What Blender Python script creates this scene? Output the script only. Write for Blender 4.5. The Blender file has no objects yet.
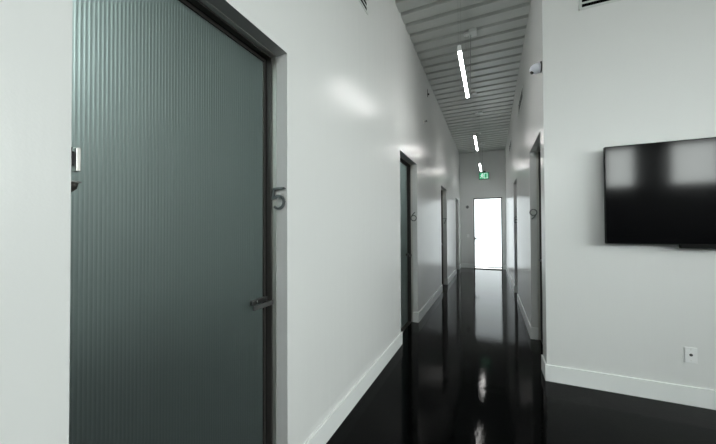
import bpy, bmesh, math
from mathutils import Vector, Matrix

S = bpy.context.scene
COL = S.collection
PI = math.pi

# ------------------------------------------------------------------ layout (metres; camera stands at x=0, y=0)
XL, XR = -1.077, 0.484          # corridor walls
YM = 3.356                      # wall with the television
YE = 11.743                     # far end wall
YB = -3.0                       # window wall behind the camera
XO = -4.6                       # outer wall of the offices behind the left wall
XS = 6.2                        # far right side of the room
ZC = 4.31                       # underside of the metal deck
WT = 0.20                       # wall thickness
ZT = 4.42                       # walls run up into the deck
ZD = 2.505                      # top of the door openings
BBH, BBT = 0.157, 0.015         # baseboard

# ------------------------------------------------------------------ materials
def new_mat(name):
    m = bpy.data.materials.new(name); m.use_nodes = True
    nt = m.node_tree
    return m, nt, nt.nodes['Principled BSDF']

def simple(name, col, rough=0.5, metal=0.0, spec=0.5, coat=0.0):
    m, nt, b = new_mat(name)
    b.inputs['Base Color'].default_value = (*col, 1)
    b.inputs['Roughness'].default_value = rough
    b.inputs['Metallic'].default_value = metal
    b.inputs['Specular IOR Level'].default_value = spec
    if coat:
        b.inputs['Coat Weight'].default_value = coat
        b.inputs['Coat Roughness'].default_value = 0.05
    return m

def noise_bump(nt, b, layers):
    """layers: (scale, detail, strength, distance, (sx,sy,sz)) chained bump nodes"""
    tc = nt.nodes.new('ShaderNodeTexCoord')
    prev = None
    for sc, det, st, dist, stretch in layers:
        mp = nt.nodes.new('ShaderNodeMapping'); mp.inputs['Scale'].default_value = stretch
        nt.links.new(tc.outputs['Object'], mp.inputs['Vector'])
        n = nt.nodes.new('ShaderNodeTexNoise')
        n.inputs['Scale'].default_value = sc; n.inputs['Detail'].default_value = det
        nt.links.new(mp.outputs['Vector'], n.inputs['Vector'])
        bp = nt.nodes.new('ShaderNodeBump')
        bp.inputs['Strength'].default_value = st; bp.inputs['Distance'].default_value = dist
        nt.links.new(n.outputs['Fac'], bp.inputs['Height'])
        if prev: nt.links.new(prev.outputs['Normal'], bp.inputs['Normal'])
        prev = bp
    nt.links.new(prev.outputs['Normal'], b.inputs['Normal'])

def make_wall_paint():
    m, nt, b = new_mat('white_satin_wall_paint')
    b.inputs['Base Color'].default_value = (0.775, 0.785, 0.776, 1)
    b.inputs['Roughness'].default_value = 0.26
    b.inputs['Specular IOR Level'].default_value = 0.42
    noise_bump(nt, b, [(1.0, 3.0, 0.4, 0.006, (9, 9, 0.9)), (160.0, 2.0, 0.2, 0.0012, (1, 1, 1))])
    return m

def make_floor():
    m, nt, b = new_mat('polished_black_floor')
    tc = nt.nodes.new('ShaderNodeTexCoord')
    n = nt.nodes.new('ShaderNodeTexNoise'); n.inputs['Scale'].default_value = 1.6; n.inputs['Detail'].default_value = 6
    nt.links.new(tc.outputs['Object'], n.inputs['Vector'])
    cr = nt.nodes.new('ShaderNodeValToRGB')
    cr.color_ramp.elements[0].position = 0.35; cr.color_ramp.elements[0].color = (0.0004, 0.0005, 0.0005, 1)
    cr.color_ramp.elements[1].position = 0.75; cr.color_ramp.elements[1].color = (0.0016, 0.0019, 0.0020, 1)
    nt.links.new(n.outputs['Fac'], cr.inputs['Fac'])
    nt.links.new(cr.outputs['Color'], b.inputs['Base Color'])
    b.inputs['Roughness'].default_value = 0.05
    b.inputs['Specular IOR Level'].default_value = 0.065
    noise_bump(nt, b, [(3.0, 4.0, 0.20, 0.004, (1, 1, 1)), (42.0, 3.0, 0.40, 0.001, (1, 1, 1))])
    return m

def emit(name, col, strength):
    m, nt, b = new_mat(name)
    b.inputs['Base Color'].default_value = (*col, 1)
    b.inputs['Roughness'].default_value = 0.3
    b.inputs['Emission Color'].default_value = (*col, 1)
    b.inputs['Emission Strength'].default_value = strength
    return m

def make_clear_glass():
    m = bpy.data.materials.new('clear_window_glass'); m.use_nodes = True
    nt = m.node_tree; nt.nodes.clear()
    out = nt.nodes.new('ShaderNodeOutputMaterial'); mix = nt.nodes.new('ShaderNodeMixShader')
    t = nt.nodes.new('ShaderNodeBsdfTransparent'); g = nt.nodes.new('ShaderNodeBsdfGlossy')
    t.inputs['Color'].default_value = (0.93, 0.95, 0.94, 1); g.inputs['Roughness'].default_value = 0.0
    f = nt.nodes.new('ShaderNodeFresnel'); f.inputs['IOR'].default_value = 1.3
    nt.links.new(f.outputs[0], mix.inputs[0]); nt.links.new(t.outputs[0], mix.inputs[1])
    nt.links.new(g.outputs[0], mix.inputs[2]); nt.links.new(mix.outputs[0], out.inputs[0])
    return m

def make_reeded():
    m, nt, b = new_mat('reeded_frosted_glass')
    b.inputs['Base Color'].default_value = (0.54, 0.69, 0.675, 1)
    b.inputs['Roughness'].default_value = 0.44
    b.inputs['IOR'].default_value = 1.45
    # flute shading put into the base colour: paler in the valleys, darker on the crowns
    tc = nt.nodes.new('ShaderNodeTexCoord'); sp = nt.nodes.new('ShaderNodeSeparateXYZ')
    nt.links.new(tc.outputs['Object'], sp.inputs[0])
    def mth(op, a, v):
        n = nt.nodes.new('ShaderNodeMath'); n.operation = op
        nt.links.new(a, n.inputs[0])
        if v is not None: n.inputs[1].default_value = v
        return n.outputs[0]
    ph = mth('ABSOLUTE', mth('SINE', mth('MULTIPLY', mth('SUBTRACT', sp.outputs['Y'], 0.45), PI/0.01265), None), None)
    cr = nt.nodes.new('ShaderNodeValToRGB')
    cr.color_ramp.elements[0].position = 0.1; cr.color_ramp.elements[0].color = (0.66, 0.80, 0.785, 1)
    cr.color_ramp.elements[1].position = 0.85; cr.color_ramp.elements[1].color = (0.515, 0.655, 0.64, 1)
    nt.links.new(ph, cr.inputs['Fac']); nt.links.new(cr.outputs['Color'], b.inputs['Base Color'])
    b.inputs['Transmission Weight'].default_value = 0.955
    return m

M = dict(
    wall=make_wall_paint(),
    floor=make_floor(),
    charcoal=simple('charcoal_wall_paint', (0.05, 0.052, 0.053), 0.5),
    partition=simple('grey_partition_paint', (0.46, 0.48, 0.475), 0.5),
    trim=simple('white_baseboard_enamel', (0.89, 0.91, 0.90), 0.28),
    deck=simple('painted_metal_deck', (0.47, 0.49, 0.47), 0.33),
    bronze=simple('dark_bronze_aluminium', (0.065, 0.060, 0.056), 0.36, 0.5),
    black=simple('black_rubber_gasket', (0.008, 0.008, 0.008), 0.6),
    satin=simple('satin_aluminium', (0.70, 0.69, 0.66), 0.35, 0.8),
    chrome=simple('polished_chrome', (0.75, 0.76, 0.76), 0.12, 1.0),
    gun=simple('gunmetal_handle', (0.16, 0.16, 0.16), 0.28, 0.9),
    numeral=simple('brushed_metal_numeral', (0.22, 0.23, 0.235), 0.30, 0.9),
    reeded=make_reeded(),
    lit_glass=emit('daylit_frosted_glass', (0.90, 0.985, 1.0), 2.2),
    screen=simple('dark_tv_screen', (0.002, 0.002, 0.0025), 0.09, 0, 0.36),
    tvcase=simple('black_tv_plastic', (0.003, 0.003, 0.003), 0.4, 0, 0.12),
    plastic=simple('white_plastic', (0.88, 0.89, 0.89), 0.35),
    blueplastic=simple('white_camera_plastic', (0.78, 0.80, 0.88), 0.3),
    lampbody=simple('white_lamp_housing', (0.75, 0.76, 0.75), 0.4),
    lamp=emit('lit_lamp_diffuser', (1.0, 0.985, 0.96), 46.0),
    wire=simple('steel_suspension_wire', (0.35, 0.36, 0.35), 0.4, 0.6),
    slot=simple('dark_duct_interior', (0.003, 0.003, 0.003), 0.9, 0, 0.02),
    grille=simple('pale_grey_grille_paint', (0.62, 0.65, 0.63), 0.4),
    green=emit('lit_green_exit_panel', (0.05, 0.40, 0.20), 0.75),
    white_lit=emit('lit_white_exit_pictogram', (0.85, 1.0, 0.92), 0.9),
    darkgreen=simple('dark_exit_housing', (0.03, 0.06, 0.04), 0.4),
    darkgrey=simple('dark_grey_plastic', (0.05, 0.05, 0.05), 0.4),
    greyplastic=simple('grey_plastic', (0.28, 0.29, 0.29), 0.4),
    glass=make_clear_glass(),
    winframe=simple('white_window_frame', (0.7, 0.7, 0.7), 0.4),
)

# ------------------------------------------------------------------ mesh helpers
def bx(bm, x0, x1, y0, y1, z0, z1):
    x0, x1 = sorted((x0, x1)); y0, y1 = sorted((y0, y1)); z0, z1 = sorted((z0, z1))
    v = [bm.verts.new((x, y, z)) for x in (x0, x1) for y in (y0, y1) for z in (z0, z1)]
    for f in ((0, 1, 3, 2), (4, 6, 7, 5), (0, 4, 5, 1), (2, 3, 7, 6), (0, 2, 6, 4), (1, 5, 7, 3)):
        bm.faces.new([v[i] for i in f])

def tube(bm, a, b, r, r2=None, n=12):
    a, b = Vector(a), Vector(b); d = (b - a)
    q = d.to_track_quat('Z', 'Y').to_matrix()
    r2 = r if r2 is None else r2
    A = [bm.verts.new(a + q @ Vector((r*math.cos(2*PI*i/n), r*math.sin(2*PI*i/n), 0))) for i in range(n)]
    B = [bm.verts.new(b + q @ Vector((r2*math.cos(2*PI*i/n), r2*math.sin(2*PI*i/n), 0))) for i in range(n)]
    for i in range(n):
        j = (i+1) % n
        bm.faces.new((A[i], A[j], B[j], B[i]))
    bm.faces.new(A[::-1]); bm.faces.new(B)

def lathe(bm, base, axis, prof, n=20):
    """prof: (radius, height) pairs along axis from base"""
    base = Vector(base); q = Vector(axis).to_track_quat('Z', 'Y').to_matrix()
    rings = []
    for r, h in prof:
        if r < 1e-6: rings.append([bm.verts.new(base + q @ Vector((0, 0, h)))])
        else: rings.append([bm.verts.new(base + q @ Vector((r*math.cos(2*PI*i/n), r*math.sin(2*PI*i/n), h))) for i in range(n)])
    for A, B in zip(rings, rings[1:]):
        for i in range(n):
            j = (i+1) % n
            if len(A) == 1 and len(B) == 1: continue
            if len(A) == 1: bm.faces.new((A[0], B[j], B[i]))
            elif len(B) == 1: bm.faces.new((A[i], A[j], B[0]))
            else: bm.faces.new((A[i], A[j], B[j], B[i]))
    if len(rings[0]) > 1: bm.faces.new(rings[0][::-1])
    if len(rings[-1]) > 1: bm.faces.new(rings[-1])

def obj(name, bm, mat, parent=None, bevel=0.0, smooth=False):
    bmesh.ops.recalc_face_normals(bm, faces=bm.faces)
    me = bpy.data.meshes.new(name); bm.to_mesh(me); bm.free()
    me.materials.append(mat)
    o = bpy.data.objects.new(name, me); COL.objects.link(o)
    if smooth:
        for p in me.polygons: p.use_smooth = True
    if bevel:
        md = o.modifiers.new('bevel', 'BEVEL'); md.width = bevel; md.segments = 2
        md.limit_method = 'ANGLE'; md.angle_limit = math.radians(50)
    if parent:
        o.parent = parent
        o.matrix_parent_inverse = Matrix.Translation(parent.location).inverted()
    return o

def boxes(name, bs, mat, parent=None, bevel=0.0):
    bm = bmesh.new()
    for b in bs: bx(bm, *b)
    return obj(name, bm, mat, parent, bevel)

def tag(o, label, cat, group=None, kind=None):
    o['label'] = label; o['category'] = cat
    if group: o['group'] = group
    if kind: o['kind'] = kind
    return o

def thing(name, loc, label, cat, group=None, kind=None):
    o = bpy.data.objects.new(name, None); COL.objects.link(o)
    o.location = loc; o.empty_display_size = 0.1
    return tag(o, label, cat, group, kind)

def copy_thing(root, delta, label):
    """copy of a thing with copies of its parts and their sub-parts"""
    def cp(o, parent):
        c = o.copy(); COL.objects.link(c)
        if parent:
            c.parent = parent; c.matrix_parent_inverse = o.matrix_parent_inverse.copy()
        for ch in [x for x in list(COL.objects) if x.parent == o]: cp(ch, c)
        return c
    r = cp(root, None)
    r.location = root.location + Vector(delta)
    r['label'] = label
    return r

def struct(name, bm_or_boxes, mat, label, cat, bevel=0.0):
    if isinstance(bm_or_boxes, list): o = boxes(name, bm_or_boxes, mat, None, bevel)
    else: o = obj(name, bm_or_boxes, mat, None, bevel)
    return tag(o, label, cat, None, 'structure')

# ------------------------------------------------------------------ shell
D_LEFT = [(0.430, 1.381), (3.681, 4.631), (7.080, 8.030), (10.160, 11.110)]
D_RIGHT = [(3.580, 4.530), (6.740, 7.640)]
DE = (-0.600, 0.365, 2.600)      # door in the far end wall: x0, x1, top

def wall_run(xa, xb, y0, y1, doors):
    bs, y = [], y0
    for a, b in doors:
        bs.append((xa, xb, y, a, 0, ZT)); bs.append((xa, xb, a, b, ZD, ZT)); y = b
    bs.append((xa, xb, y, y1, 0, ZT))
    return bs

struct('floor', [(XO-WT, XS+WT, YB-WT, YE+WT, -0.15, 0.0)], M['floor'],
       'glossy black polished concrete floor running down the corridor', 'floor')

def make_deck():
    bm = bmesh.new(); pitch = 0.235; y = YB - 0.05; prof = []
    while y < YE + 0.15:
        for dy, z in ((0, ZC), (0.165, ZC), (0.182, ZC+0.050), (0.218, ZC+0.050)):
            prof.append((y+dy, z))
        y += pitch
    prof.append((y, ZC))
    x0, x1 = XO-0.15, XS+0.15
    A = [bm.verts.new((x0, p[0], p[1])) for p in prof]; B = [bm.verts.new((x1, p[0], p[1])) for p in prof]
    for i in range(len(prof)-1): bm.faces.new((A[i], A[i+1], B[i+1], B[i]))
    ta = [bm.verts.new((x0, yy, 4.50)) for yy in (prof[0][0], prof[-1][0])]
    tb = [bm.verts.new((x1, yy, 4.50)) for yy in (prof[0][0], prof[-1][0])]
    bm.faces.new((ta[0], tb[0], tb[1], ta[1]))
    bm.faces.new((A[0], B[0], tb[0], ta[0])); bm.faces.new((A[-1], ta[1], tb[1], B[-1]))
    bm.faces.new(A + [ta[1], ta[0]]); bm.faces.new(B + [tb[1], tb[0]])
    return bm
struct('ceiling', make_deck(), M['deck'], 'grey painted corrugated metal deck ceiling over the corridor', 'ceiling')

struct('wall_left', wall_run(XL-WT, XL, YB-WT, YE+WT, D_LEFT), M['wall'],
       'long glossy white left wall holding the numbered doors', 'wall')
struct('wall_right', wall_run(XR, XR+WT, YM+WT, YE+WT, D_RIGHT), M['wall'],
       'glossy white right side wall of the corridor', 'wall')
struct('wall_middle', [(XR, XS+WT, YM, YM+WT, 0, ZT)], M['wall'],
       'white wall facing the camera that carries the television', 'wall')
struct('wall_far', [(XL, DE[0], YE, YE+WT, 0, ZT), (DE[1], XR, YE, YE+WT, 0, ZT), (DE[0], DE[1], YE, YE+WT, DE[2], ZT)],
       M['wall'], 'white wall at the far end of the corridor around the bright door', 'wall')

# rooms behind the doors
YP = 3.45
struct('wall_partition', [(XO, XL-WT, YP, YP+0.12, 0, ZT)], M['partition'], 'grey partition between the offices behind the left doors', 'wall')
struct('wall_storage', [(3.0, 3.2, YM+WT, YE+WT, 0, ZT), (XR+WT, 3.0, YE, YE+WT, 0, ZT)], M['wall'], 'white walls of the rooms behind the right doors', 'wall')

def portal(cx, cy, cz, w, h, rot):
    L = bpy.data.lights.new('window_portal', 'AREA'); L.shape = 'RECTANGLE'
    L.size, L.size_y = w, h; L.cycles.is_portal = True
    lo = bpy.data.objects.new('window_portal', L); COL.objects.link(lo)
    lo.location = (cx, cy, cz); lo.rotation_euler = rot

def frame_window(n, p0, p1, axis, sgn, at, z0, z1, label):
    """frame and pane in an opening from p0 to p1 along the wall; inner wall face at `at`, outside towards sgn"""
    t = 0.035; d0, d1 = at + sgn*0.07, at + sgn*0.12
    def B(a, b, e0, e1, za, zb): return (a, b, e0, e1, za, zb) if axis == 'x' else (e0, e1, a, b, za, zb)
    fr = struct('window_%d' % n, [B(p0, p1, d0, d1, z0, z0+t), B(p0, p1, d0, d1, z1-t, z1), B(p0, p0+t, d0, d1, z0+t, z1-t), B(p1-t, p1, d0, d1, z0+t, z1-t)],
                M['winframe'], label, 'window')
    boxes('pane', [B(p0+t, p1-t, at+sgn*0.092, at+sgn*0.098, z0+t, z1-t)], M['glass'], fr)
    c = (p0+p1)/2; o = at + sgn*(WT+0.01); zc = (z0+z1)/2
    if axis == 'x': portal(c, o, zc, p1-p0, z1-z0, (PI/2, 0, PI) if sgn < 0 else (PI/2, 0, 0))
    else: portal(o, c, zc, p1-p0, z1-z0, (PI/2, 0, PI/2) if sgn > 0 else (PI/2, 0, -PI/2))

# unseen clerestory, added to light the first office through the door glass
OY0, OY1, OZ0, OZ1 = -1.3, 1.2, 3.0, 4.15
struct('wall_offices', [(XO-WT, XO, -1.7, OY0, 0, ZT), (XO-WT, XO, OY1, 6.2, 0, ZT), (XO-WT, XO, 8.2, YE+WT, 0, ZT), (XO-WT, XO, 6.2, 8.2, 0, 2.9), (XO-WT, XO, 6.2, 8.2, 4.1, ZT), (XO-WT, XO, OY0, OY1, 0, OZ0), (XO-WT, XO, OY0, OY1, OZ1, ZT),
       (XO, XL-WT, YE, YE+WT, 0, ZT), (XO, XL-WT, -1.7, -1.5, 0, ZT)],
       M['wall'], 'white outer walls of the offices behind the left doors', 'wall')
frame_window(7, OY0, OY1, 'y', -1, XO, OZ0, OZ1, 'added white framed high window lighting the office behind the foreground door')

frame_window(8, 6.2, 8.2, 'y', -1, XO, 2.9, 4.1, 'added white framed high window lighting the office behind the second left door')  # unseen window added to brighten the second left door's glass

# right of the camera: unseen windows added to brighten the left wall
SW = [(-2.8, -0.2), (0.2, 1.8)]; SZ0, SZ1 = 1.7, 4.15
bs, y = [], YB-WT
for a, b in SW:
    bs += [(XS, XS+WT, y, a, 0, ZT), (XS, XS+WT, a, b, 0, SZ0), (XS, XS+WT, a, b, SZ1, ZT)]; y = b
bs.append((XS, XS+WT, y, YM, 0, ZT))
struct('wall_side', bs, M['wall'], 'white side wall of the room right of the camera, with added tall windows', 'wall')
for i, (a, b) in enumerate(SW):
    frame_window(5+i, a, b, 'y', 1, XS, SZ0, SZ1, 'added tall white framed window in the unseen side wall, %s' % ['farther from the television wall', 'nearer the television wall'][i])

# window wall behind the camera: right two mirrored in the television, left two added for light
WINS = [(-0.60, 0.35), (1.30, 1.90), (2.75, 3.38), (4.05, 5.00)]
WZ0, WZ1 = 2.52, 3.55
bs, x = [], XL
for a, b in WINS:
    bs += [(x, a, YB-WT, YB, 0, ZT), (a, b, YB-WT, YB, 0, WZ0), (a, b, YB-WT, YB, WZ1, ZT)]; x = b
bs.append((x, XS, YB-WT, YB, 0, ZT))
struct('wall_back', bs, M['charcoal'], 'charcoal wall behind the camera with a row of high windows', 'wall')
for i, (a, b) in enumerate(WINS):
    frame_window(i+1, a, b, 'x', -1, YB, WZ0, WZ1, 'white framed high window %s behind the camera' % ['added for light nearest the left wall', 'added for light second from the left wall', 'narrow and third from the left wall', 'widest and farthest from the left wall'][i])

# baseboards, with returns into the door reveals
REV = 0.076
def bb_run(xf, side, spans):
    bs = []
    for y0, y1, r0, r1 in spans:     # r0 / r1: return into the reveal at that end
        bs.append((xf, xf - side*BBT, y0 - (BBT if r0 else 0), y1 + (BBT if r1 else 0), 0, BBH))
        if r0: bs.append((xf, xf + side*REV, y0 - BBT, y0, 0, BBH))
        if r1: bs.append((xf, xf + side*REV, y1, y1 + BBT, 0, BBH))
    return bs
struct('baseboard_left', bb_run(XL, -1, [(YB, D_LEFT[0][0], 0, 1), (D_LEFT[0][1], D_LEFT[1][0], 1, 1), (D_LEFT[1][1], D_LEFT[2][0], 1, 1),
       (D_LEFT[2][1], D_LEFT[3][0], 1, 1), (D_LEFT[3][1], YE, 1, 0)]), M['trim'], 'white baseboard along the left corridor wall', 'baseboard', 0.002)
struct('baseboard_right', bb_run(XR, 1, [(YM-BBT, D_RIGHT[0][0], 0, 1), (D_RIGHT[0][1], D_RIGHT[1][0], 1, 1), (D_RIGHT[1][1], YE, 1, 0)]),
       M['trim'], 'white baseboard along the right corridor wall', 'baseboard', 0.002)
struct('baseboard_middle', [(XR, XS, YM-BBT, YM, 0, BBH)], M['trim'], 'white baseboard under the television wall', 'baseboard', 0.002)
struct('baseboard_far', [(XL+BBT, DE[0]-0.005, YE-BBT, YE, 0, BBH), (DE[1]+0.005, XR-BBT, YE-BBT, YE, 0, BBH)], M['trim'],
       'white baseboard at the far end wall either side of the bright door', 'baseboard', 0.002)

# ------------------------------------------------------------------ numbered doors
def reeded_panel(name, x, side, y0, y1, z0, z1, parent):
    """ribbed pane: half-round flutes on the corridor face"""
    bm = bmesh.new(); n = max(8, round((y1-y0)/0.0127)); k = 8; A = []; B = []
    for i in range(n*k+1):
        t = i/(n*k); ph = (i % k)/k
        dx = 0.0009*math.sin(PI*ph)
        xx = x - side*dx; yy = y0 + (y1-y0)*t
        A.append(bm.verts.new((xx, yy, z0))); B.append(bm.verts.new((xx, yy, z1)))
    for i in range(n*k): bm.faces.new((A[i], A[i+1], B[i+1], B[i]))
    xb = x + side*0.010
    c = [bm.verts.new(p) for p in ((xb, y0, z0), (xb, y1, z0), (xb, y1, z1), (xb, y0, z1))]
    bm.faces.new((c[3], c[2], c[1], c[0]))
    bm.faces.new((A[0], B[0], c[3], c[0])); bm.faces.new((A[-1], c[1], c[2], B[-1]))
    bm.faces.new(A + [c[1], c[0]]); bm.faces.new(B + [c[2], c[3]])
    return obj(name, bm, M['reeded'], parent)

def ushape(name, xw, side, u0, u1, y0, y1, zt, w, mat, parent, bottom=0.0, bev=0.0):
    a, b = xw + side*u0, xw + side*u1
    return boxes(name, [(a, b, y0, y0+w, bottom, zt), (a, b, y1-w, y1, bottom, zt), (a, b, y0+w, y1-w, zt-w, zt)], mat, parent, bev)

def make_door(n, xw, side, y0, y1, label, handle_far=True):
    root = thing('door_%d' % n, (xw + side*0.12, (y0+y1)/2, 0), label, 'door', None, 'structure')
    ushape('edge_trim', xw, side, 0.076, 0.104, y0, y1, ZD, 0.004, M['satin'], root)
    ushape('frame', xw, side, 0.104, 0.138, y0, y1, ZD, 0.012, M['bronze'], root, 0, 0.002)
    ushape('gasket', xw, side, 0.138, 0.147, y0, y1, ZD, 0.010, M['black'], root)
    ushape('leaf_frame', xw, side, 0.147, 0.165, y0+0.001, y1-0.001, ZD-0.001, 0.026, M['bronze'], root, 0.01)
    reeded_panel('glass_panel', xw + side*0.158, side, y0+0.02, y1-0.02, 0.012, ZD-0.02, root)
    boxes('threshold', [(xw + side*0.104, xw + side*0.165, y0, y1, 0.0, 0.008)], M['bronze'], root)
    # lever handle at the latch side
    yl = y1 - 0.012
    g = xw + side*0.155
    h = boxes('handle', [(g, g - side*0.022, yl-0.118, yl, 1.062, 1.092)], M['gun'], root, 0.003)
    bm = bmesh.new()
    bx(bm, g - side*0.050, g - side*0.062, yl-0.148, yl+0.004, 1.046, 1.072)
    obj('lever', bm, M['gun'], h, 0.003)
    bm = bmesh.new(); tube(bm, (g - side*0.018, yl-0.018, 1.061), (g - side*0.052, yl-0.018, 1.061), 0.010)
    obj('lever_neck', bm, M['gun'], h)
    bm = bmesh.new(); tube(bm, (g - side*0.020, yl-0.092, 1.079), (g - side*0.028, yl-0.092, 1.079), 0.006)
    obj('lock_cylinder', bm, M['chrome'], h)
    # pivot hinge at the other side
    hg = boxes('hinge', [(g + side*0.002, g - side*0.030, y0+0.062, y0+0.074, 1.672, 1.748)], M['satin'], root, 0.002)
    bm = bmesh.new()
    tube(bm, (g - side*0.016, y0+0.044, 1.684), (g - side*0.016, y0+0.044, 1.746), 0.013)
    bx(bm, g - side*0.016, g - side*0.004, y0+0.012, y0+0.064, 1.690, 1.735)
    obj('hinge_knuckle', bm, M['black'], hg)
    bm = bmesh.new(); lathe(bm, (g - side*0.016, y0+0.046, 1.604), (0, 0, 1), [(0.010, 0), (0.022, 0.012), (0.026, 0.030)])
    obj('hinge_cup', bm, M['bronze'], hg, 0, True)
    bm = bmesh.new(); bx(bm, g + side*0.002, g - side*0.034, y0+0.020, y0+0.074, 1.634, 1.639)
    obj('hinge_lip', bm, M['chrome'], hg)
    return root

make_door(1, XL, -1, *D_LEFT[0], 'large green-grey reeded glass door in the left foreground, beside numeral 5')
make_door(2, XL, -1, *D_LEFT[1], 'reeded glass door in the left wall beside numeral 6')
make_door(3, XL, -1, *D_LEFT[2], 'third recessed glass door along the left corridor wall')
make_door(4, XL, -1, *D_LEFT[3], 'farthest recessed door on the left wall, next to the end wall')
make_door(5, XR, 1, *D_RIGHT[0], 'recessed glass door on the right wall beside numeral 9')
make_door(6, XR, 1, *D_RIGHT[1], 'farther recessed glass door on the right corridor wall')

# bright frosted door at the far end
x0, x1, zt = DE
M['doordark'] = simple('dark_door_metal', (0.018, 0.017, 0.017), 0.5, 0.0, 0.3)
r = thing('door_7', ((x0+x1)/2, YE+0.05, 0), 'bright daylit frosted glass door at the far end of the corridor', 'door', None, 'structure')
t = 0.032
boxes('frame', [(x0, x0+t, YE+0.005, YE+0.09, 0, zt), (x1-t, x1, YE+0.005, YE+0.09, 0, zt), (x0+t, x1-t, YE+0.005, YE+0.09, zt-t, zt)], M['doordark'], r)
boxes('glass_panel', [(x0+t, x1-t, YE+0.050, YE+0.062, 0.060, zt-t)], M['lit_glass'], r)
boxes('bottom_rail', [(x0+t, x1-t, YE+0.035, YE+0.075, 0.020, 0.060)], M['doordark'], r)
boxes('threshold', [(x0+t, x1-t, YE-0.02, YE+0.12, 0.0, 0.012)], M['satin'], r)
h = boxes('handle', [(x0+t+0.004, x0+t+0.034, YE+0.040, YE+0.050, 1.04, 1.16)], M['doordark'], r, 0.002)
bm = bmesh.new(); bx(bm, x0+t+0.006, x0+t+0.150, YE-0.012, YE-0.002, 1.095, 1.125); bx(bm, x0+t+0.008, x0+t+0.026, YE-0.004, YE+0.042, 1.102, 1.120)
obj('lever', bm, M['doordark'], h)

# ------------------------------------------------------------------ numerals
def arc(cx, cy, r, a0, a1, n=26):
    return [(cx + r*math.cos(math.radians(a0+(a1-a0)*i/n)), cy + r*math.sin(math.radians(a0+(a1-a0)*i/n))) for i in range(n+1)]

def stroke(bm, pts, w, closed, place, d0, d1):
    """ribbon of width w along pts (u,v), thick from d0 to d1; place(u,v,d) -> xyz"""
    n = len(pts); L = []; R = []
    for i in range(n):
        p = Vector(pts[i])
        a = Vector(pts[(i-1) % n]) if (closed or i > 0) else None
        b = Vector(pts[(i+1) % n]) if (closed or i < n-1) else None
        t1 = (p-a).normalized() if a is not None else (b-p).normalized()
        t2 = (b-p).normalized() if b is not None else t1
        tt = (t1+t2).normalized(); nn = Vector((-tt.y, tt.x))
        k = 1/max(0.5, nn.dot(Vector((-t1.y, t1.x))))
        L.append(p + nn*w/2*k); R.append(p - nn*w/2*k)
    vs = [[bm.verts.new(place(q.x, q.y, d)) for q in Q] for Q, d in ((L, d0), (R, d0), (R, d1), (L, d1))]
    m = n if closed else n-1
    for i in range(m):
        j = (i+1) % n
        for e in range(4):
            A, B = vs[e], vs[(e+1) % 4]
            bm.faces.new((A[i], A[j], B[j], B[i]))
    if not closed:
        bm.faces.new([v[0] for v in vs]); bm.faces.new([v[-1] for v in vs][::-1])

def digit_paths(ch):
    if ch == '5': return [([(0.66, 0.95), (0.13, 0.95), (0.07, 0.52)] + arc(0.37, 0.335, 0.285, 128, -142), False)]
    if ch == '6': return [(arc(0.36, 0.335, 0.285, 0, 345, 32), True), ([(0.50, 0.97), (0.22, 0.66), (0.09, 0.43)], False)]
    if ch == '9': return [(arc(0.36, 0.665, 0.285, 0, 345, 32), True), ([(0.22, 0.03), (0.50, 0.34), (0.63, 0.57)], False)]
    if ch == '7': return [([(0.06, 0.95), (0.66, 0.95), (0.26, 0.02)], False)]
    if ch == '8': return [(arc(0.36, 0.74, 0.21, 0, 345, 28), True), (arc(0.36, 0.29, 0.24, 0, 345, 28), True)]

def numeral(ch, xc, y, z0, h, label):
    bm = bmesh.new()
    pl = lambda u, v, d: (xc + (u-0.36)*h, y - d, z0 + v*h)
    for pts, closed in digit_paths(ch): stroke(bm, pts, 0.095, closed, pl, 0.008, 0.020)
    o = obj('door_numeral', bm, M['numeral'])
    for pts, closed in digit_paths(ch):
        for q in ((pts[0], pts[len(pts)//2])):
            bm = bmesh.new(); p = pl(q[0], q[1], 0); tube(bm, p, (p[0], p[1]-0.009, p[2]), 0.003, n=8)
            obj('standoff_pin', bm, M['numeral'], o)
    return tag(o, label, 'number sign', 'door numerals on the jambs')

numeral('5', XL-0.052, D_LEFT[0][1], 1.597, 0.130, 'grey metal numeral 5 on the jamb of the large foreground door')
numeral('6', XL-0.055, D_LEFT[1][1], 1.600, 0.150, 'grey metal numeral 6 on the jamb of the second left door')
numeral('7', XL-0.055, D_LEFT[2][1], 1.600, 0.150, 'small dark numeral on the jamb of the third left door')
numeral('9', XR+0.036, D_RIGHT[0][1], 1.600, 0.140, 'dark metal numeral 9 on the jamb of the nearer right door')
numeral('8', XR+0.040, D_RIGHT[1][1], 1.600, 0.150, 'small dark numeral on the jamb of the farther right door')

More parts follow.
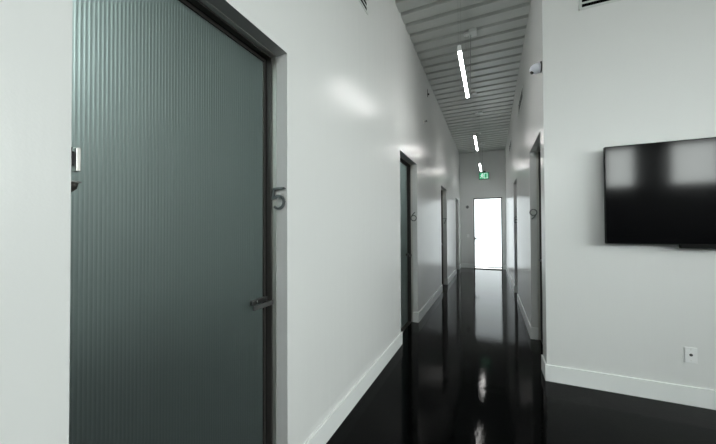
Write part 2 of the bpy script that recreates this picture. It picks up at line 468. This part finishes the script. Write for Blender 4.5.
# ------------------------------------------------------------------ linear pendant lamps
XM = (XL+XR)/2
LZ, LL, LW, LH = 3.395, 1.27, 0.036, 0.050
def make_lamp(y, label):
    r = thing('pendant_lamp', (XM, y+LL/2, LZ), label, 'lamp', 'linear pendant lamps over the corridor')
    z = LZ
    boxes('diffuser', [(XM-LW/2, XM+LW/2, y+0.03, y+LL-0.012, z, z+0.008)], M['lamp'], r, 0.002)
    boxes('housing', [(XM-LW/2, XM+LW/2, y+0.012, y+LL-0.012, z+0.009, z+LH)], M['lampbody'], r, 0.003)
    for a, b in ((y, y+0.030), (y+LL-0.012, y+LL)):
        boxes('end_cap', [(XM-LW/2-0.001, XM+LW/2+0.001, a, b, z-0.001, z+LH+0.001)], M['lampbody'], r, 0.003)
    for yy in (y+0.05, y+LL-0.06):
        bm = bmesh.new()
        for s in (-1, 1): tube(bm, (XM+s*0.012, yy, z+LH), (XM+s*0.016, yy, ZC-0.02), 0.0016, n=6)
        obj('suspension_wire', bm, M['wire'], r)
        bm = bmesh.new(); lathe(bm, (XM, yy, ZC), (0, 0, -1), [(0.045, 0), (0.045, 0.018), (0.038, 0.024)])
        obj('ceiling_canopy', bm, M['lampbody'], r)
    bm = bmesh.new(); tube(bm, (XM+0.04, y+LL-0.10, z+LH), (XM+0.055, y+LL-0.08, ZC), 0.004, n=8)
    obj('power_cord', bm, M['greyplastic'], r)
    boxes('junction_box', [(XM+0.03, XM+0.13, y+LL-0.16, y+LL-0.02, ZC-0.045, ZC)], M['grille'], r, 0.004)
    return r
lamp0 = make_lamp(3.28, 'lit linear pendant lamp nearest the camera')
copy_thing(lamp0, (0, 3.19, 0), 'lit linear pendant lamp in the middle of the row of three')
copy_thing(lamp0, (0, 6.05, 0), 'lit linear pendant lamp farthest down the corridor, above the green sign')

# ------------------------------------------------------------------ air grilles, all at one height
def make_vent(face, a0, a1, label, z0=3.545, z1=3.765, blade=0.38):
    """face(a, d, z) -> xyz; a along the wall, d out from the wall"""
    r = thing('air_vent', face((a0+a1)/2, 0, (z0+z1)/2), label, 'vent', 'air grilles high on the walls')
    def bxs(lst):
        out = []
        for aa, ab, d0, d1, za, zb in lst:
            p, q = face(aa, d0, za), face(ab, d1, zb); out.append((p[0], q[0], p[1], q[1], p[2], q[2]))
        return out
    t = 0.022
    boxes('frame', bxs([(a0, a1, 0, 0.005, z0, z0+t), (a0, a1, 0, 0.005, z1-t, z1), (a0, a0+t, 0, 0.005, z0+t, z1-t), (a1-t, a1, 0, 0.005, z0+t, z1-t)]), M['grille'], r)
    boxes('duct_opening', bxs([(a0+t, a1-t, 0.0005, 0.002, z0+t, z1-t)]), M['slot'], r)
    n = 3; h = (z1-z0-2*t); p = h/(n+0.6)
    for i in range(n):
        zz = z0+t + p*(i+0.64)
        boxes('louvre', bxs([(a0+t, a1-t, 0.002, 0.0035, zz, zz+p*blade)]), M['grille'], r)
    return r
make_vent(lambda a, d, z: (XL+d, a, z), 1.75, 2.60, 'slotted air grille high on the left wall above the foreground door')
make_vent(lambda a, d, z: (a, YM-d, z), 0.785, 1.62, 'slotted air grille high on the wall above the television')
make_vent(lambda a, d, z: (XR-d, a, z), 5.27, 6.10, 'thin dark air grille high on the right corridor wall, nearer one', blade=0.16)
make_vent(lambda a, d, z: (XR-d, a, z), 8.30, 9.10, 'thin dark air grille high on the right corridor wall, farther one', blade=0.16)

# ------------------------------------------------------------------ television
TX0, TX1, TZ0, TZ1, TY = 0.938, 2.468, 1.343, 2.205, 3.266
r = thing('television', ((TX0+TX1)/2, YM, TZ0), 'large black wall-mounted flat television on the right wall', 'television')
boxes('back_case', [(TX0, TX1, TY+0.002, TY+0.034, TZ0, TZ1)], M['tvcase'], r, 0.003)
bw = 0.004
boxes('bezel', [(TX0, TX1, TY-0.002, TY+0.002, TZ0, TZ0+0.006), (TX0, TX1, TY-0.002, TY+0.002, TZ1-bw, TZ1),
                (TX0, TX0+bw, TY-0.002, TY+0.002, TZ0+0.006, TZ1-bw), (TX1-bw, TX1, TY-0.002, TY+0.002, TZ0+0.006, TZ1-bw)], M['tvcase'], r)
boxes('screen', [(TX0+bw, TX1-bw, TY-0.0005, TY+0.002, TZ0+0.006, TZ1-bw)], M['screen'], r)
boxes('lower_housing', [(1.434, 1.972, TY+0.001, TY+0.030, 1.312, TZ0)], M['tvcase'], r, 0.003)
boxes('wall_mount', [(1.40, 2.00, YM-0.056, YM, 1.62, 1.92)], M['tvcase'], r)

# cable wall plate
r = thing('cable_wall_plate', (1.520, YM, 0.417), 'white cable outlet plate with one black socket below the television', 'outlet')
boxes('plate', [(1.480, 1.560, YM-0.007, YM, 0.353, 0.481)], M['plastic'], r, 0.003)
bm = bmesh.new(); lathe(bm, (1.520, YM-0.007, 0.419), (0, -1, 0), [(0.011, 0), (0.011, 0.003), (0.0085, 0.004), (0.0085, 0.0045)])
obj('socket', bm, M['darkgrey'], r)
for zz in (0.372, 0.462):
    bm = bmesh.new(); lathe(bm, (1.520, YM-0.007, zz), (0, -1, 0), [(0.004, 0), (0.003, 0.001)], 10)
    obj('screw', bm, M['satin'], r)

# ------------------------------------------------------------------ security camera at the wall corner
cx, cy, cz = XR, 3.440, 3.118
r = thing('security_camera', (cx, cy, cz), 'small white dome security camera high at the corridor corner', 'camera')
bm = bmesh.new(); lathe(bm, (cx+0.004, cy, cz), (-1, 0, 0), [(0.054, 0), (0.054, 0.016)])
obj('base_ring', bm, M['darkgrey'], r)
ax = Vector((-1, 0, -0.22)).normalized()
bm = bmesh.new(); lathe(bm, (cx-0.012, cy, cz), ax, [(0.050, 0), (0.051, 0.03), (0.048, 0.055), (0.038, 0.078), (0.022, 0.092), (0, 0.098)], 24)
obj('dome', bm, M['blueplastic'], r, 0, True)
lp = Vector((cx-0.012, cy, cz)) + ax*0.080 + Vector((0, -0.010, -0.030))
bm = bmesh.new(); lathe(bm, lp - Vector((-0.8, -0.1, -0.6)).normalized()*0.012, Vector((-0.8, -0.1, -0.6)), [(0.017, 0), (0.017, 0.016), (0.012, 0.019)])
obj('lens', bm, M['darkgrey'], r)

# ------------------------------------------------------------------ exit sign above the far door
ex, ez, ew, eh, ey = -0.228, 3.285, 0.335, 0.255, YE
r = thing('exit_sign', (ex, ey, ez), 'green lit exit sign with a running figure above the far door', 'sign')
boxes('housing', [(ex-ew/2, ex+ew/2, ey-0.060, ey, ez, ez+eh)], M['darkgreen'], r, 0.004)
boxes('face', [(ex-ew/2+0.012, ex+ew/2-0.012, ey-0.064, ey-0.0601, ez+0.014, ez+eh-0.014)], M['green'], r)
pl = lambda u, v, d: (ex - ew/2 + u*ew, ey - 0.064 - d, ez + v*eh)
bm = bmesh.new()
W = 0.075
stroke(bm, arc(0.34, 0.79, 0.035, 0, 330, 10), 0.06, True, pl, 0, 0.002)                       # head
stroke(bm, [(0.33, 0.68), (0.27, 0.46)], 0.11, False, pl, 0, 0.002)                            # trunk
stroke(bm, [(0.16, 0.55), (0.25, 0.66), (0.38, 0.66), (0.46, 0.55)], 0.05, False, pl, 0, 0.002)  # arms
stroke(bm, [(0.28, 0.46), (0.40, 0.36), (0.39, 0.18)], 0.06, False, pl, 0, 0.002)
stroke(bm, [(0.27, 0.46), (0.21, 0.30), (0.10, 0.27)], 0.06, False, pl, 0, 0.002)
stroke(bm, [(0.52, 0.16), (0.52, 0.85), (0.82, 0.85), (0.82, 0.16)], 0.05, False, pl, 0, 0.002)  # doorway
stroke(bm, [(0.48, 0.16), (0.90, 0.16)], 0.05, False, pl, 0, 0.002)
obj('running_figure', bm, M['white_lit'], r)
boxes('mounting_bracket', [(ex-0.05, ex+0.06, ey-0.045, ey, ez+eh, ez+eh+0.05)], M['darkgreen'], r)

# ------------------------------------------------------------------ small fittings
r = thing('alarm_sounder', (-0.815, YE, 2.288), 'small round dark alarm sounder on the end wall left of the bright door', 'alarm')
bm = bmesh.new(); lathe(bm, (-0.815, YE+0.004, 2.288), (0, -1, 0), [(0.062, 0), (0.062, 0.034), (0.050, 0.044), (0, 0.046)])
obj('body', bm, M['greyplastic'], r)
bm = bmesh.new(); lathe(bm, (-0.815, YE-0.0415, 2.288), (0, -1, 0), [(0.028, 0), (0.022, 0.012), (0, 0.016)])
obj('lens', bm, M['darkgrey'], r)
r = thing('light_switch', (-0.80, YE, 1.20), 'pale light switch plate on the end wall left of the bright door', 'switch')
boxes('plate', [(-0.84, -0.76, YE-0.007, YE, 1.14, 1.26)], M['plastic'], r, 0.002)
boxes('rocker', [(-0.815, -0.785, YE-0.011, YE-0.007, 1.165, 1.235)], M['plastic'], r, 0.001)

sx, sy, sz = XL, 5.156, 3.36
r = thing('sprinkler_head', (sx, sy, sz), 'small metal sidewall sprinkler high on the left wall past numeral 6', 'sprinkler')
bm = bmesh.new(); lathe(bm, (sx, sy, sz), (1, 0, 0), [(0.034, 0), (0.032, 0.004), (0.016, 0.006), (0.011, 0.008), (0.011, 0.028)])
obj('escutcheon', bm, M['satin'], r)
bm = bmesh.new()
for s in (-1, 1):
    tube(bm, (sx+0.026, sy+s*0.010, sz), (sx+0.040, sy+s*0.018, sz), 0.003, n=8); tube(bm, (sx+0.040, sy+s*0.018, sz), (sx+0.062, sy, sz), 0.003, n=8)
obj('frame_arms', bm, M['gun'], r)
bm = bmesh.new(); bx(bm, sx+0.060, sx+0.063, sy-0.022, sy+0.022, sz-0.014, sz+0.014); bx(bm, sx+0.040, sx+0.063, sy-0.022, sy+0.022, sz+0.014, sz+0.017)
obj('deflector', bm, M['gun'], r)

r = thing('wall_bracket', (XL, 5.536, 4.03), 'tiny dark bracket high on the left wall just under the deck ceiling', 'bracket')
boxes('plate', [(XL, XL+0.006, 5.520, 5.552, 3.96, 4.10)], M['darkgrey'], r)
boxes('hook', [(XL+0.006, XL+0.035, 5.529, 5.543, 3.99, 4.02)], M['darkgrey'], r)

# ------------------------------------------------------------------ daylight
w = bpy.data.worlds.new('daylight'); S.world = w; w.use_nodes = True
nt = w.node_tree; bg = nt.nodes['Background']
tc = nt.nodes.new('ShaderNodeTexCoord'); sp = nt.nodes.new('ShaderNodeSeparateXYZ')
nt.links.new(tc.outputs['Generated'], sp.inputs[0])
cr = nt.nodes.new('ShaderNodeValToRGB')
mr = nt.nodes.new('ShaderNodeMapRange'); mr.inputs['From Min'].default_value = -1; mr.inputs['From Max'].default_value = 1
nt.links.new(sp.outputs['Z'], mr.inputs['Value']); nt.links.new(mr.outputs[0], cr.inputs['Fac'])
e = cr.color_ramp.elements
e[0].position = 0.47; e[0].color = (0.48, 0.48, 0.47, 1)
e[1].position = 0.53; e[1].color = (0.975, 1.0, 0.993, 1)
nt.links.new(cr.outputs['Color'], bg.inputs['Color'])
bg.inputs['Strength'].default_value = 18.0

# ------------------------------------------------------------------ camera
cd = bpy.data.cameras.new('camera'); cam = bpy.data.objects.new('camera', cd); COL.objects.link(cam)
F, YAW, PIT, ROL, SY, SX = 294.58, 0.4077, 0.0133, 0.0047, 2.842, 5.973
cd.sensor_fit = 'HORIZONTAL'; cd.sensor_width = 36.0; cd.lens = F/716*36
cd.shift_x = -SX/716; cd.shift_y = SY/716
cd.clip_start = 0.02; cd.clip_end = 100
cam.matrix_world = (Matrix.Translation((0, 0, 1.485)) @ Matrix.Rotation(YAW, 4, 'Z') @ Matrix.Rotation(PI/2 + PIT, 4, 'X') @ Matrix.Rotation(-ROL, 4, 'Z'))
S.camera = cam

# ------------------------------------------------------------------ colour and light paths
vs = S.view_settings
S.display_settings.display_device = 'sRGB'
vs.view_transform = 'Standard'; vs.look = 'None'; vs.gamma = 1; vs.exposure = -0.14; vs.use_curve_mapping = False
cy = S.cycles
cy.use_denoising = True
cy.max_bounces = 10; cy.diffuse_bounces = 6; cy.glossy_bounces = 6
cy.caustics_reflective = False; cy.caustics_refractive = False
cy.sample_clamp_indirect = 6.0
